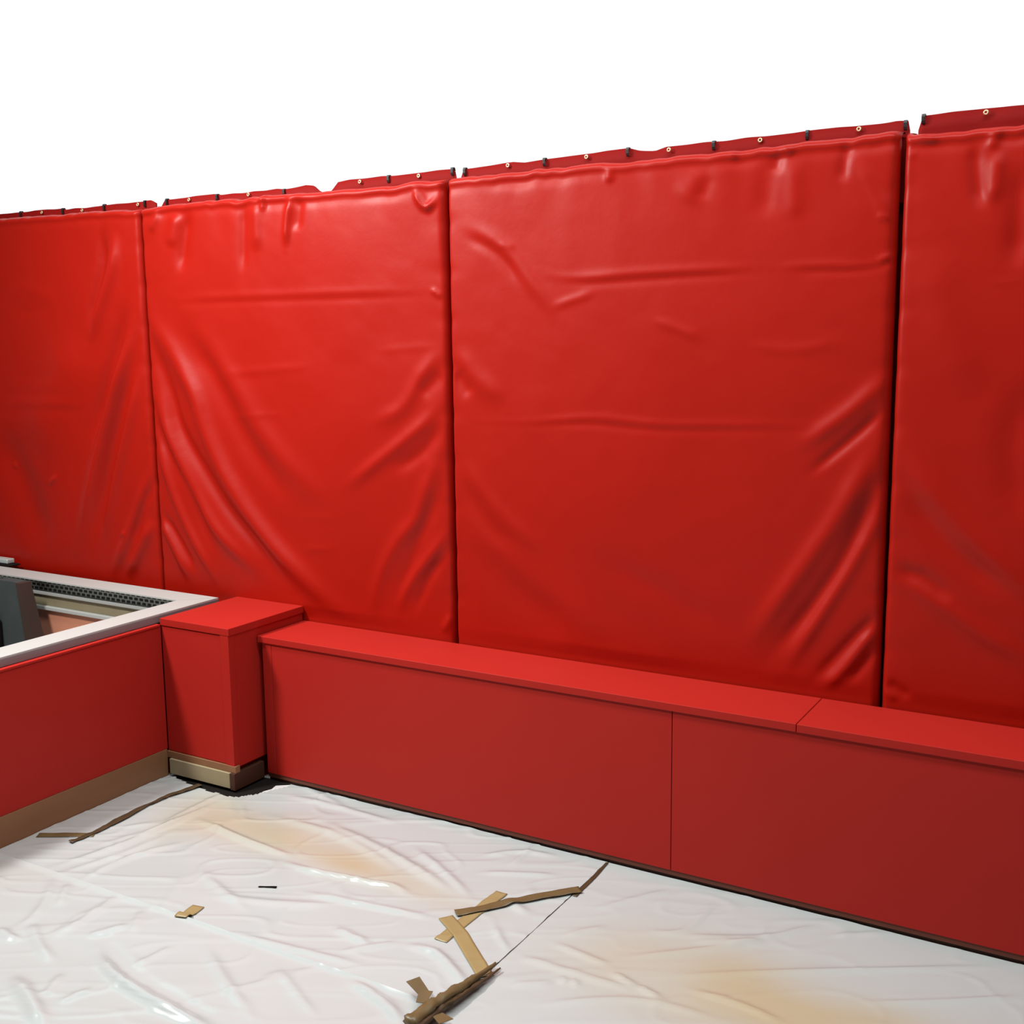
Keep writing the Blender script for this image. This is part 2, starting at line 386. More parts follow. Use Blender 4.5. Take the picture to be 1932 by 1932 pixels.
def fold_height(U, V, folds, gain=1.0, flat_gain=1.0):
    H = np.zeros_like(U)
    for w, a, pts in folds:
        S = poly_sample(pts, 0.04)
        L = np.r_[0, np.cumsum(np.hypot(*np.diff(S, axis=0).T))]; T = L / L[-1]
        s = w * 0.6
        m = (U > S[:, 0].min() - 4 * s) & (U < S[:, 0].max() + 4 * s) & (V > S[:, 1].min() - 4 * s) & (V < S[:, 1].max() + 4 * s)
        if not m.any(): continue
        u, v = U[m], V[m]
        best = np.full(u.shape, 1e9); tt = np.zeros(u.shape)
        for i in range(len(S) - 1):
            ax, ay = S[i]; dx, dy = S[i + 1] - S[i]
            q = dx * dx + dy * dy + 1e-12
            k = np.clip(((u - ax) * dx + (v - ay) * dy) / q, 0, 1)
            d = (u - ax - k * dx) ** 2 + (v - ay - k * dy) ** 2
            b = d < best
            best[b] = d[b]; tt[b] = (T[i] + k * (T[i + 1] - T[i]))[b]
        taper = np.clip(np.minimum(tt / 0.3, (1 - tt) / 0.3), 0, 1); taper = taper * taper * (3 - 2 * taper) * 0.92 + 0.08
        flat = abs(pts[-1][1] - pts[0][1]) < 0.25 * abs(pts[-1][0] - pts[0][0])
        H[m] += (flat_gain if flat else gain) * a * taper * np.exp(-best / (2 * s * s))
    return H

def value_noise(U, V, scale, seed):
    r = np.random.RandomState(seed); G = r.rand(64, 64) * 2 - 1
    x = U * scale + 100; y = V * scale + 100
    xi = np.floor(x).astype(int); yi = np.floor(y).astype(int)
    fx = x - xi; fy = y - yi; fx = fx * fx * (3 - 2 * fx); fy = fy * fy * (3 - 2 * fy)
    g = lambda a, b: G[a % 64, b % 64]
    return (g(xi, yi) * (1 - fx) + g(xi + 1, yi) * fx) * (1 - fy) + (g(xi, yi + 1) * (1 - fx) + g(xi + 1, yi + 1) * fx) * fy

# ------------------------------------------------------------------ the setting
structure(box('floor', -6, 8, -9, 4, -0.10, 0.0, M['concrete']))
structure(box('ceiling', -6, 8, -9, 0.7, 3.95, 4.05, M['room']))
structure(box('wall_rear', -6, 8, -9.1, -9.0, 0, 3.95, M['room']))
structure(box('wall_left', -6.1, -6, -9, 0.2, 0, 3.95, M['room']))
structure(box('wall_right', 8, 8.1, -9, 0.2, 0, 3.95, M['room']))
structure(box('added_gap_backing', -3.2, 5.2, 0.40, 0.46, 0, 2.375, M['wall_dark']))  # added backing, keeps white world light out of the gaps between curtains

# ------------------------------------------------------------------ curtain panels
D = 0.292            # plane of the fronts of the quilted curtains
THICK = 0.075
def top_z(x):
    return np.interp(x, [-3, -1.453, -0.482, 0.2, 0.50, 0.62, 1.149, 2.0, 2.789, 2.82, 3.127, 5],
                        [2.41, 2.407, 2.391, 2.391, 2.386, 2.386, 2.388, 2.392, 2.400, 2.386, 2.390, 2.40])

def curtain_cover(k, xl0, xl1, xr0, xr1, seed, zb):
    """one vinyl cover: folded front, rounded edges turned back on the sides and over the top.
       xl0/xl1: left edge at the bottom/top, xr0/xr1: right edge at the bottom/top"""
    step = 0.009
    nu = int((xr1 - xl1) / step); nv = int((2.39 - zb) / step)
    # extra rows/columns make the turned-back sides (s runs 0..1 across, plus rims)
    rim = 6
    su = np.r_[np.zeros(rim), np.linspace(0, 1, nu), np.ones(rim)]
    ru = np.r_[np.linspace(1, 1 / rim, rim), np.zeros(nu), np.linspace(1 / rim, 1, rim)]
    sv = np.r_[np.linspace(0, 1, nv), np.ones(rim)]
    rv = np.r_[np.zeros(nv), np.linspace(1 / rim, 1, rim)]
    SU, SV = np.meshgrid(su, sv); RU, RV = np.meshgrid(ru, rv)
    XL = xl0 + (xl1 - xl0) * SV; XR = xr0 + (xr1 - xr0) * SV
    X = XL + (XR - XL) * SU
    TZ = top_z(X) + 0.004 * value_noise(X, X * 0, 9.0, seed) + 0.003 * value_noise(X, X * 0, 28.0, seed + 1)
    Z = zb + (TZ - zb) * SV
    dl = (X - XL); dr = (XR - X); dt = (TZ - Z)
    H = fold_height(X, Z, CREASES[k], (2.3, 1.7, 0.85, 1.0)[k], 0.42)
    H += 0.0045 * value_noise(X, Z, 2.2, seed + 2) + 0.0016 * value_noise(X, Z, 6.0, seed + 3) + 0.0005 * value_noise(X + Z * .3, Z, 17.0, seed + 4)
    H *= np.clip(np.minimum(dl, dr) / 0.03, 0.15, 1)
    H += 0.010 * np.sin(np.pi * SU) ** 0.6                      # soft filling behind
    # gathered pleats along the top hem
    H += 0.0045 * value_noise(X, Z * 0.12, 13.0, seed + 5) * np.exp(-(dt / 0.16) ** 1.5)
    H -= 0.006 * np.exp(-((dt - 0.035) / 0.02) ** 2) * (0.5 + 0.5 * value_noise(X, X * 0, 7, seed + 6))
    # small tucks where the cover is stapled along its two sides
    zz = Z * 5.6 + seed
    tuck = np.abs(np.sin(np.pi * zz)) ** 8
    H -= 0.004 * tuck * (np.exp(-dl / 0.03) + np.exp(-dr / 0.03))
    # rounded shoulders
    H += 0.005 * np.exp(-((dt - 0.018) / 0.010) ** 2)           # stiff hem along the top
    for dd, R in ((dl, 0.014), (dr, 0.026), (dt, 0.018)):
        e = np.clip(1 - dd / R, 0, 1); H -= R * (1 - np.sqrt(np.maximum(0, 1 - e ** 2)))
    fade = np.clip((Z - 0.62) / 0.06, 0.25, 1)
    H = np.where(H > 0, H * fade, H)
    Y = D - H
    back = D + THICK
    T = np.maximum(RU, RV)
    rimmask = T > 0
    Y = np.where(rimmask, Y + (back - Y) * T, Y)
    X = X + np.where(RU > 0, np.where(SU < 0.5, 1, -1) * 0.018 * RU, 0)
    Z = Z + np.where(RV > 0, 0.004 * np.sin(np.pi * np.clip(RV, 0, 1)), 0)
    rows, cols = X.shape
    V = np.stack([X, Y, Z], -1).reshape(-1, 3)
    idx = np.arange(rows * cols).reshape(rows, cols)
    F = np.stack([idx[:-1, :-1], idx[:-1, 1:], idx[1:, 1:], idx[1:, :-1]], -1).reshape(-1, 4)
    me = bpy.data.meshes.new('cover')
    me.vertices.add(len(V)); me.vertices.foreach_set('co', V.ravel())
    me.loops.add(F.size); me.loops.foreach_set('vertex_index', F.ravel())
    me.polygons.add(len(F)); me.polygons.foreach_set('loop_start', np.arange(0, F.size, 4)); me.polygons.foreach_set('loop_total', np.full(len(F), 4))
    me.update(calc_edges=True); me.validate()
    smooth(me)
    return me

def back_flap(pts, seed):
    """the hem of the backing that stands up behind the cover; pts = its ragged top edge (x, z)"""
    xs = np.arange(pts[0][0], pts[-1][0], 0.012); xs = np.r_[xs, pts[-1][0]]
    zt = np.interp(xs, [p[0] for p in pts], [p[1] for p in pts]) + 0.0022 * value_noise(xs, xs * 0, 14, seed)
    n = 7; vs = []; fs = []
    for j, s in enumerate(np.linspace(0, 1, n)):
        for x, z in zip(xs, zt):
            y = 0.375 + 0.005 * float(value_noise(np.array(x), np.array(s * .3), 12, seed + 3)) * s - 0.006 * s * s
            vs.append((x, y, 2.20 + (z - 2.20) * s))
    m = len(xs)
    off = len(vs)
    vs += [(x, y + 0.004, z) for x, y, z in vs]
    for j in range(n - 1):
        for i in range(m - 1):
            a = j * m + i
            fs.append((a, a + 1, a + m + 1, a + m)); fs.append((off + a, off + a + m, off + a + m + 1, off + a + 1))
    for i in range(m - 1):
        a = (n - 1) * m + i; fs.append((a, a + 1, off + a + 1, off + a))
    for i0 in (0, m - 1):
        for j in range(n - 1):
            a = j * m + i0; fs.append((a, a + m, off + a + m, off + a))
    me = bpy.data.meshes.new('back_flap'); me.from_pydata([tuple(map(float, v)) for v in vs], [], fs); me.update(); smooth(me)
    return me

def ring_mesh(name, R, r, n=14, k=6):
    vs = []; fs = []
    for i in range(n):
        a = 2 * math.pi * i / n
        for j in range(k):
            b = 2 * math.pi * j / k
            vs.append(((R + r * math.cos(b)) * math.cos(a), r * math.sin(b), (R + r * math.cos(b)) * math.sin(a)))
    for i in range(n):
        for j in range(k):
            fs.append((i * k + j, i * k + (j + 1) % k, ((i + 1) % n) * k + (j + 1) % k, ((i + 1) % n) * k + j))
    me = bpy.data.meshes.new(name); me.from_pydata(vs, [], fs); me.update(); smooth(me); me.materials.append(M['brass'])
    return me
EYELET = ring_mesh('eyelet', 0.0055, 0.0026)
def hook_mesh():
    bm = bmesh.new()
    pts = [(0, -.002, -.026), (0, -.006, -.018), (0, -.007, -.006), (0, -.003, 0.002), (0, .008, 0.003), (0, .012, -.008)]
    for (a, b) in zip(pts[:-1], pts[1:]):
        ax, ay, az = a; bx_, by, bz = b
        w = 0.005; t = 0.002
        vs = [bm.verts.new(p) for p in ((ax - w, ay - t, az), (ax + w, ay - t, az), (bx_ + w, by - t, bz), (bx_ - w, by - t, bz),
                                        (ax - w, ay + t, az - t), (ax + w, ay + t, az - t), (bx_ + w, by + t, bz - t), (bx_ - w, by + t, bz - t))]
        for q in ((0, 1, 2, 3), (7, 6, 5, 4), (0, 4, 5, 1), (3, 2, 6, 7), (0, 3, 7, 4), (1, 5, 6, 2)): bm.faces.new([vs[i] for i in q])
    me = bpy.data.meshes.new('hook'); bm.to_mesh(me); bm.free(); me.materials.append(M['clip'])
    return me
HOOK = hook_mesh()

CURTAINS = [
 (0, -2.75, -2.75, -0.482, -0.495, 11, 0.20, 'red vinyl curtain at far left, cut off by the frame, hanging behind the white frame',
  [(-2.74, 2.44), (-1.533, 2.442), (-1.10, 2.438), (-1.07, 2.430), (-0.84, 2.431), (-0.80, 2.434), (-0.588, 2.432), (-0.545, 2.431), (-0.50, 2.434), (-0.487, 2.430), (-0.46, 2.418)],
  [-2.05, -1.75, -1.40, -1.089, -0.80, -0.53], [-1.9, -1.57, -1.24, -0.95, -0.573]),
 (1, -0.470, -0.482, 1.152, 1.142, 23, 0.02, 'red vinyl curtain with deep diagonal swags, hanging behind the capped corner pillar',
  [(-0.452, 2.405), (-0.43, 2.402), (-0.407, 2.430), (-0.10, 2.431), (-0.06, 2.424), (0.12, 2.428), (0.195, 2.424), (0.26, 2.426), (0.30, 2.421), (0.412, 2.431), (0.455, 2.426), (0.49, 2.400), (0.545, 2.400), (0.58, 2.432), (0.80, 2.436), (0.86, 2.432), (1.09, 2.436), (1.135, 2.438), (1.146, 2.425), (1.150, 2.40)],
  [-0.39, -0.083, 0.298, 0.835, 1.134], [-0.25, 0.10, 0.695, 0.98]),
 (2, 1.163, 1.155, 2.785, 2.786, 37, 0.02, 'widest smooth red vinyl curtain with horizontal crease lines, in the middle right',
  [(1.172, 2.40), (1.178, 2.432), (1.40, 2.440), (1.45, 2.434), (1.526, 2.438), (1.86, 2.444), (1.90, 2.434), (1.96, 2.428), (2.0, 2.437), (2.176, 2.437), (2.484, 2.440), (2.76, 2.443), (2.795, 2.438), (2.798, 2.41)],
  [1.19, 1.531, 1.860, 2.172, 2.484, 2.785], [1.379, 1.701, 2.013, 2.331, 2.646]),
 (3, 2.794, 2.802, 4.45, 4.45, 51, 0.02, 'red vinyl curtain at far right, darker and cut off by the frame edge',
  [(2.822, 2.41), (2.826, 2.452), (3.117, 2.453), (3.5, 2.450), (4.44, 2.450)],
  [2.837, 3.150, 3.46, 3.78, 4.1], [3.013, 3.31, 3.62, 3.94]),
]
for k, xl0, xl1, xr0, xr1, seed, zb, label, flap, hooks, eyes in CURTAINS:
    t = thing('vinyl_curtain', label, 'curtain', 'red vinyl curtains in a row', loc=((xl0 + xr0) / 2, D, zb))
    inv = -Vector(t.location)
    def place(o):
        o.location = o.location + inv; return o
    place(link('cover', curtain_cover(k, xl0, xl1, xr0, xr1, seed, zb), M['vinyl'], t))
    place(link('back_flap', back_flap(flap, seed), M['vinyl_back'], t))
    fx = [p[0] for p in flap]; fz = [p[1] for p in flap]
    for x in hooks:
        o = link('hook', HOOK, None, t); o.location = (x, 0.367, float(np.interp(x, fx, fz)) + 0.001); place(o)
    for x in eyes:
        o = link('eyelet', EYELET, None, t); o.location = (x, 0.362, float(np.interp(x, fx, fz)) - 0.012); place(o)

# ------------------------------------------------------------------ long low wall
H, DEP = 0.616, 0.282
low = thing('low_wall', 'long low red boarded wall with a flat coping, below the curtains', 'wall', loc=(0.4, 0, 0))
low_in = []
def L(o): low_in.append(o); return o
JX = 2.196
L(box('panel', 0.405, 0.452, 0.000, 0.03, 0.034, H - 0.027, M['pad'], bevel=0.0015))
L(box('panel', 0.4535, JX - 0.0012, 0.0, 0.03, 0.034, H - 0.027, M['pad'], bevel=0.0015))
L(box('panel', JX + 0.0012, 4.4, 0.0, 0.03, 0.034, H - 0.027, M['pad'], bevel=0.0015))
L(box('core', 0.405, 4.4, 0.03, DEP, 0.0, H - 0.027, M['wall_dark']))
L(box('coping', 0.386, 2.6075, -0.007, DEP, H - 0.027, H, M['pad'], bevel=0.002))
L(box('coping', 2.6095, 4.4, -0.0075, DEP, H - 0.0275, H - 0.0005, M['pad'], bevel=0.002))
L(box('toe_strip', 0.405, 4.4, 0.012, 0.03, 0.0, 0.016, M['dark_toe']))
L(box('base_trim', 0.405, 4.4, 0.004, 0.03, 0.0165, 0.0335, M['base_trim']))
for o in low_in:
    o.parent = low; o.location = -Vector(low.location)

# ------------------------------------------------------------------ corner pillar
PX, PY, PH = 0.384, -0.160, 0.679
pil = thing('corner_pillar', 'short square red pillar with a bright flat cap where both low walls meet', 'pillar', loc=(0.19, 0.06, 0))
pin = []
def Pp(o): pin.append(o); return o
Pp(box('front_panel', 0.004, 0.334, PY, PY + 0.02, 0.112, PH - 0.032, M['pad'], bevel=0.0015))
Pp(box('corner_trim', 0.3355, PX - 0.004, PY - 0.003, PY + 0.03, 0.10, PH - 0.030, M['pad'], bevel=0.0015))
Pp(box('side_panel', 0.36, PX - 0.006, PY + 0.031, DEP, 0.10, PH - 0.03, M['pad'], bevel=0.001))
Pp(box('core', 0.004, 0.359, PY + 0.0205, DEP, 0.0, PH - 0.032, M['wall_dark']))
Pp(box('cap', 0.0, PX, PY - 0.004, DEP + 0.002, PH - 0.030, PH, M['pad'], bevel=0.002))
Pp(box('skirting', 0.0, PX + 0.004, PY - 0.006, PY + 0.02, 0.082, 0.110, M['brown_base'], bevel=0.001))
o = Pp(box('skirting', 0.022, 0.362, PY - 0.016, PY + 0.02, 0.018, 0.0815, M['tan_board'], bevel=0.001)); o['label'] = 'bare tan board'
Pp(box('skirting', 0.363, PX + 0.004, PY - 0.014, -0.002, 0.012, 0.0815, M['dark_toe'], bevel=0.001))
for o in pin:
    o.parent = pil; o.location = -Vector(pil.location)

# black rubber strip folded round the foot of the pillar
random.seed(4)
poly = [(0.008, -0.125), (0.06, -0.160), (0.134, -0.183), (0.20, -0.196), (0.273, -0.205), (0.33, -0.206), (0.385, -0.210), (0.425, -0.196), (0.452, -0.165), (0.475, -0.142), (0.468, -0.10), (0.478, -0.066), (0.470, -0.03), (0.492, 0.008), (0.40, 0.010), (0.389, -0.0), (0.389, -0.178), (0.02, -0.178), (0.008, -0.15)]
poly = [(0.012, -0.140), (0.06, -0.178), (0.134, -0.196), (0.20, -0.203), (0.273, -0.214), (0.33, -0.212), (0.385, -0.216), (0.425, -0.200), (0.452, -0.165), (0.478, -0.142), (0.468, -0.10), (0.482, -0.066), (0.472, -0.03), (0.52, 0.006), (0.40, 0.010)]
o = prism('rubber_mat', [(x, y) for x, y in poly] + [(0.395, 0.01), (0.012, 0.01)], 0.0, 0.003, M['rubber'])
tag(o, 'ragged black rubber mat showing round the foot of the red pillar', 'mat')

# ------------------------------------------------------------------ half wall on the left with its brown skirting
hw = thing('half_wall', 'low red boarded wall running from the pillar to the left edge', 'wall', loc=(-0.07, -1.5, 0))
hin = []
HL = 0.654
hin.append(box('panel', -0.02, 0.0, -3.2, PY - 0.001, 0.118, HL - 0.012, M['pad'], bevel=0.001))
hin.append(box('edge_trim', -0.02, 0.004, -3.2, PY - 0.006, HL - 0.011, HL, M['pad'], bevel=0.003))
hin.append(box('core', -0.14, -0.0205, -3.2, 0.055, 0.0, HL - 0.004, M['wall_dark']))
hin.append(box('skirting', -0.02, 0.003, -3.2, PY - 0.007, 0.0, 0.117, M['brown_base'], bevel=0.001))
for o in hin:
    o.parent = hw; o.location = -Vector(hw.location)

# ------------------------------------------------------------------ white metal rim of the opening behind the half wall
ZR = 0.690
rim = thing('opening_curb', 'white metal frame edging the opening behind the left half wall', 'rim', loc=(-0.08, 0.1, 0.65))
rin = []
rin.append(prism('front_rail', [(-0.145, -3.2), (-0.022, -3.2), (-0.022, 0.19), (-0.145, 0.068)], ZR - 0.006, ZR, M['white_metal']))
rin.append(prism('back_rail', [(-3.2, 0.068), (-0.1455, 0.068), (-0.0225, 0.191), (-3.2, 0.191)], ZR - 0.006, ZR + 0.0003, M['white_metal']))
o = box('flange', -0.032, -0.020, -3.2, 0.19, HL + 0.0005, ZR - 0.0065, M['grey_metal'], bevel=0.001); o['label'] = 'grey vertical side'
rin.append(o)
for o in rin:
    o.parent = rim; o.location = -Vector(rim.location)

# lining of the opening: slotted track, cream bead, khaki batten, bead, salmon panel
lin = thing('opening_lining', 'layered lining below the rear white frame: slotted metal, khaki batten, salmon panel', 'lining', loc=(-1.5, 0.15, 0))
li = []
YB = 0.15
tr = box('slotted_track', -3.2, -0.146, YB - 0.03, YB + 0.02, 0.622, 0.6835, M['track']); li.append(tr)
bm = bmesh.new()
SX = np.arange(-3.1, -0.22, 0.034)
slot_src = None
slots = []
for i, x in enumerate(SX):
    for j, z in enumerate((0.668, 0.650, 0.632)):
        xx = x + (0.017 if j == 1 else 0)
        if slot_src is None:
            slot_src = box('slot', -0.010, 0.010, -0.0015, 0.0015, -0.0055, 0.0055, M['track_hole'])
            s = slot_src
        else:
            s = slot_src.copy(); COL.objects.link(s)
        s.parent = tr; s.location = (xx, YB - 0.0305, z)
        slots.append(s)
li.append(box('bead', -3.2, -0.146, YB - 0.045, YB + 0.02, 0.606, 0.6215, M['white_metal'], bevel=0.002))
li.append(box('batten', -3.2, -0.25, YB - 0.032, YB + 0.02, 0.552, 0.6055, M['khaki'], bevel=0.001))
li.append(box('bead', -3.2, -0.30, YB - 0.052, YB + 0.02, 0.534, 0.5515, M['white_metal'], bevel=0.002))
li.append(box('panel', -3.2, -0.30, YB - 0.035, YB + 0.02, 0.0, 0.5335, M['salmon'], bevel=0.001))
li[-1]['label'] = 'salmon painted panel'
for o in li:
    o.parent = lin; o.location = -Vector(lin.location)

def hexa(name, bot, top, mat_, parent=None):
    """solid from four bottom and four top corners"""
    vs = list(bot) + list(top)
    me = bpy.data.meshes.new(name)
    me.from_pydata(vs, [], [(3, 2, 1, 0), (4, 5, 6, 7), (0, 1, 5, 4), (1, 2, 6, 5), (2, 3, 7, 6), (3, 0, 4, 7)]); me.update()
    return link(name, me, mat_, parent)
post = thing('metal_post', 'dark grey tapered post standing in the opening at the left edge', 'post', loc=(-1.15, 0.0, 0))
pb = hexa('face', [(-1.30, -0.02, 0), (-1.01, -0.02, 0), (-1.01, 0.03, 0), (-1.30, 0.03, 0)],
                  [(-1.268, -0.02, 0.688), (-1.112, -0.02, 0.688), (-1.112, 0.03, 0.688), (-1.268, 0.03, 0.688)], M['post'], post)
ps = hexa('side_plate', [(-1.008, -0.03, 0), (-0.90, -0.03, 0), (-0.90, 0.03, 0), (-1.008, 0.03, 0)],
                  [(-1.110, -0.03, 0.688), (-1.078, -0.03, 0.688), (-1.078, 0.03, 0.688), (-1.110, 0.03, 0.688)], M['post_side'], post)
ps['label'] = 'brown side plate'
pk = box('bracket', -1.40, -1.24, -0.10, -0.021, 0.30, 0.50, M['rubber'], post, bevel=0.02); pk['label'] = 'black bracket'
for o in (pb, ps, pk): o.location = -Vector(post.location)

bar = thing('metal_bar', 'short grey metal bar lying on the rear white frame at the left edge', 'bar', loc=(-1.7, 0.235, 0.69))
b1 = box('bar_body', -2.1, -1.51, 0.215, 0.26, 0.697, 0.722, M['track'], bar, bevel=0.006)
b2 = box('foot', -2.05, -1.47, 0.20, 0.262, 0.6905, 0.6965, M['rubber'], bar)
for o in (b1, b2): o.location = -Vector(bar.location)

# ------------------------------------------------------------------ plastic film on the floor
FX, FY = 1.962, -0.998
def film_z(kind, X, Y):
    sd = {'a': 3, 'b': 17, 'c': 29}[kind]
    h = 0.0045 + fold_height(X, Y, FILM_FOLDS[kind], 1.5, 1.5)
    c, s = math.cos(0.5), math.sin(0.5)
    U = X * c + Y * s; V = -X * s + Y * c
    amp = {'a': 1.0, 'b': 1.0, 'c': 0.7}[kind]
    h += amp * (0.0017 * value_noise(U * 0.5, V * 1.6, 4.0, sd) + 0.0012 * np.maximum(0, value_noise(U * 0.35, V * 2.2, 9.0, sd + 1)) + 0.0011 * value_noise(X, Y, 3.2, sd + 2))
    n = value_noise(U * 0.6 + 3, V * 1.3, 5.5, sd + 5)           # sharp little creases
    h += amp * 0.0025 * np.exp(-(n / 0.06) ** 2)
    n = value_noise(U * 0.45 - 7, V * 2.4, 6.5, sd + 6)
    h += amp * 0.0017 * np.exp(-(n / 0.08) ** 2)
    return np.maximum(h, 0.0015)

def yellowing(kind, X, Y):
    def blob(cx, cy, rx, ry, a):
        c, s = math.cos(a), math.sin(a)
        u = ((X - cx) * c + (Y - cy) * s) / rx; v = (-(X - cx) * s + (Y - cy) * c) / ry
        return np.exp(-(u * u + v * v))
    if kind == 'a':
        q = 0.75 * blob(0.80, -0.40, 0.42, 0.13, -0.03) + 0.5 * blob(1.35, -0.46, 0.40, 0.07, -0.08) + 0.45 * blob(0.42, -0.42, 0.14, 0.22, 0.3)
    elif kind == 'c':
        q = 0.75 * blob(2.60, -0.55, 0.28, 0.22, 0.2) + 0.6 * blob(2.90, -0.52, 0.35, 0.10, 0.3) + 0.3 * blob(2.3, -0.5, 0.3, 0.2, 0.5)
    else:
        q = 0.15 * blob(0.2, -1.1, 0.2, 0.2, 0)
    return np.clip(q * (1 + 0.35 * value_noise(X, Y, 5, 77)), 0, 1)

def film_sheet(kind, x0, x1, y0, y1, step, label, keep=None, lip=None):
    xs = np.linspace(x0, x1, int((x1 - x0) / step) + 1); ys = np.linspace(y0, y1, int((y1 - y0) / step) + 1)
    X, Y = np.meshgrid(xs, ys)
    Z = film_z(kind, X, Y)
    if lip is not None: Z = Z + lip(X, Y)
    rows, cols = X.shape
    # outer borders wander slightly
    V = np.stack([X, Y, Z], -1).reshape(-1, 3)
    idx = np.arange(rows * cols).reshape(rows, cols)
    F = np.stack([idx[:-1, :-1], idx[:-1, 1:], idx[1:, 1:], idx[1:, :-1]], -1).reshape(-1, 4)
    if keep is not None:
        cx = V[F][:, :, 0].mean(1); cy = V[F][:, :, 1].mean(1)
        F = F[keep(cx, cy)]
    me = bpy.data.meshes.new('plastic_sheet')
    me.vertices.add(len(V)); me.vertices.foreach_set('co', V.ravel())
    me.loops.add(F.size); me.loops.foreach_set('vertex_index', F.ravel())
    me.polygons.add(len(F)); me.polygons.foreach_set('loop_start', np.arange(0, F.size, 4)); me.polygons.foreach_set('loop_total', np.full(len(F), 4))
    me.update(calc_edges=True); me.validate()
    at = me.attributes.new('yellowing', 'FLOAT', 'POINT'); at.data.foreach_set('value', yellowing(kind, V[:, 0], V[:, 1]))
    smooth(me)
    o = link('plastic_sheet', me, M['film'])
    tag(o, label, 'plastic sheet', 'plastic sheets taped over the floor')
    return o

def not_pillar(cx, cy):
    m = np.ones(len(cx), bool)
    P = np.array(poly)
    edge = np.interp(cx, P[:11, 0], P[:11, 1])
    m &= ~((cx < 0.47) & (cy > edge))
    m &= ~((cx >= 0.47) & (cx < 0.53) & (cy > -0.142 + (cx - 0.47) * 2.2))
    return m
film_sheet('a', 0.006, FX - 0.002, FY + 0.001, 0.006, 0.0085, 'crinkled plastic sheet with yellow streaks, between pillar and low wall', not_pillar)
film_sheet('b', 0.006, FX - 0.002, -3.1, FY - 0.002, 0.010, 'bluish white plastic sheet with long glossy folds, nearest the viewer at bottom left', None,
           lambda X, Y: 0.005 + 0.007 * np.exp(-((Y - FY) / 0.012) ** 2))
film_sheet('c', FX + 0.002, 4.4, -3.1, 0.006, 0.011, 'plastic sheet with a yellow patch, at bottom right under the long low wall', None)

# ------------------------------------------------------------------ tape
def sheet_height(x, y):
    X = np.array([x]); Y = np.array([y])
    if x > FX: return float(film_z('c', X, Y)[0])
    h = 0.0
    if y < FY + 0.01: h = float(film_z('b', X, Y)[0]) + 0.005 + 0.007 * math.exp(-((y - FY) / 0.012) ** 2)
    if y > FY - 0.0: h = max(h, float(film_z('a', X, Y)[0]))
    return h

def tape(pts, width, mat_, label, lift=0.0012, seed=0, crumple=0.0, wvar=0.0):
    S = poly_sample(pts, 0.008)
    T = np.gradient(S, axis=0); T /= np.hypot(T[:, 0], T[:, 1])[:, None]
    N = np.stack([-T[:, 1], T[:, 0]], -1)
    nw = 7; vs = []; fs = []
    rs = np.random.RandomState(seed)
    w = width * (1 + wvar * value_noise(np.arange(len(S)) * 0.008, np.zeros(len(S)), 9, seed))
    th = 0.0012
    for i, (p, n) in enumerate(zip(S, N)):
        for j in range(nw):
            s = (j / (nw - 1) - 0.5)
            q = p + n * s * w[i]
            # rest on the highest point nearby so it bridges small creases
            z = max(sheet_height(q[0] + a, q[1] + b) for a, b in ((0, 0), (.006, 0), (-.006, 0), (0, .006), (0, -.006))) + lift
            z += crumple * (0.5 + 0.5 * float(value_noise(np.array(q[0]), np.array(q[1]), 45, seed + 1)))
            vs.append((float(q[0]), float(q[1]), z + th))
    n0 = len(vs); vs += [(x, y, z - th) for x, y, z in vs]
    m = len(S)
    for i in range(m - 1):
        for j in range(nw - 1):
            a = i * nw + j
            fs.append((a, a + nw, a + nw + 1, a + 1)); fs.append((n0 + a, n0 + a + 1, n0 + a + nw + 1, n0 + a + nw))
        for j in (0, nw - 1):
            a = i * nw + j
            fs.append((a, a + nw, n0 + a + nw, n0 + a))
    for i in (0, m - 1):
        for j in range(nw - 1):
            a = i * nw + j; fs.append((a, a + 1, n0 + a + 1, n0 + a))
    me = bpy.data.meshes.new('tape_strip'); me.from_pydata(vs, [], fs); me.update(); 
    bm = bmesh.new(); bm.from_mesh(me); bmesh.ops.recalc_face_normals(bm, faces=bm.faces); bm.to_mesh(me); bm.free()
    smooth(me)
    o = link('tape_strip', me, mat_)
    return tag(o, label, 'tape', 'brown tape strips on the plastic sheets')

tape([(0.03, -0.825), (0.12, -0.775), (0.216, -0.722)], 0.030, M['tape_brown'], 'short thin tape strip touching the brown skirting at left', seed=1)
tape([(0.192, -0.81), (0.200, -0.70), (0.192, -0.58), (0.183, -0.465), (0.186, -0.38), (0.189, -0.308), (0.212, -0.19)], 0.030, M['tape_dark'], 'long dark wavy tape strip running towards the foot of the pillar', seed=2, crumple=0.004, wvar=0.35, lift=0.003)
tape([(0.967, -1.012), (0.950, -0.918)], 0.044, M['tape'], 'small lone tape piece on the seam between the two left sheets', seed=3, lift=0.002)
tape([(1.748, -0.712), (1.747, -0.58), (1.756, -0.365)], 0.044, M['tape'], 'tan tape strip crossing under the long brown strip, pointing to the pillar', seed=4)
tape([(1.684, -0.588), (1.771, -0.645), (1.864, -0.722), (1.972, -0.812)], 0.048, M['tape'], 'tan tape strip running down to the brown roll at the seam', seed=5, lift=0.003)
tape([(1.700, -0.556), (1.747, -0.504), (1.857, -0.362), (1.973, -0.226)], 0.036, M['tape_brown'], 'darker brown tape strip ending at the seam of the right sheet', seed=6, lift=0.0048, crumple=0.002)
tape([(1.962, -0.002), (1.969, -0.12), (1.974, -0.27)], 0.016, M['tape_dark'], 'narrow dark strip for the open seam just under the low wall', seed=7, wvar=0.4)  # dark strip laid where the seam gapes open, not a real tape
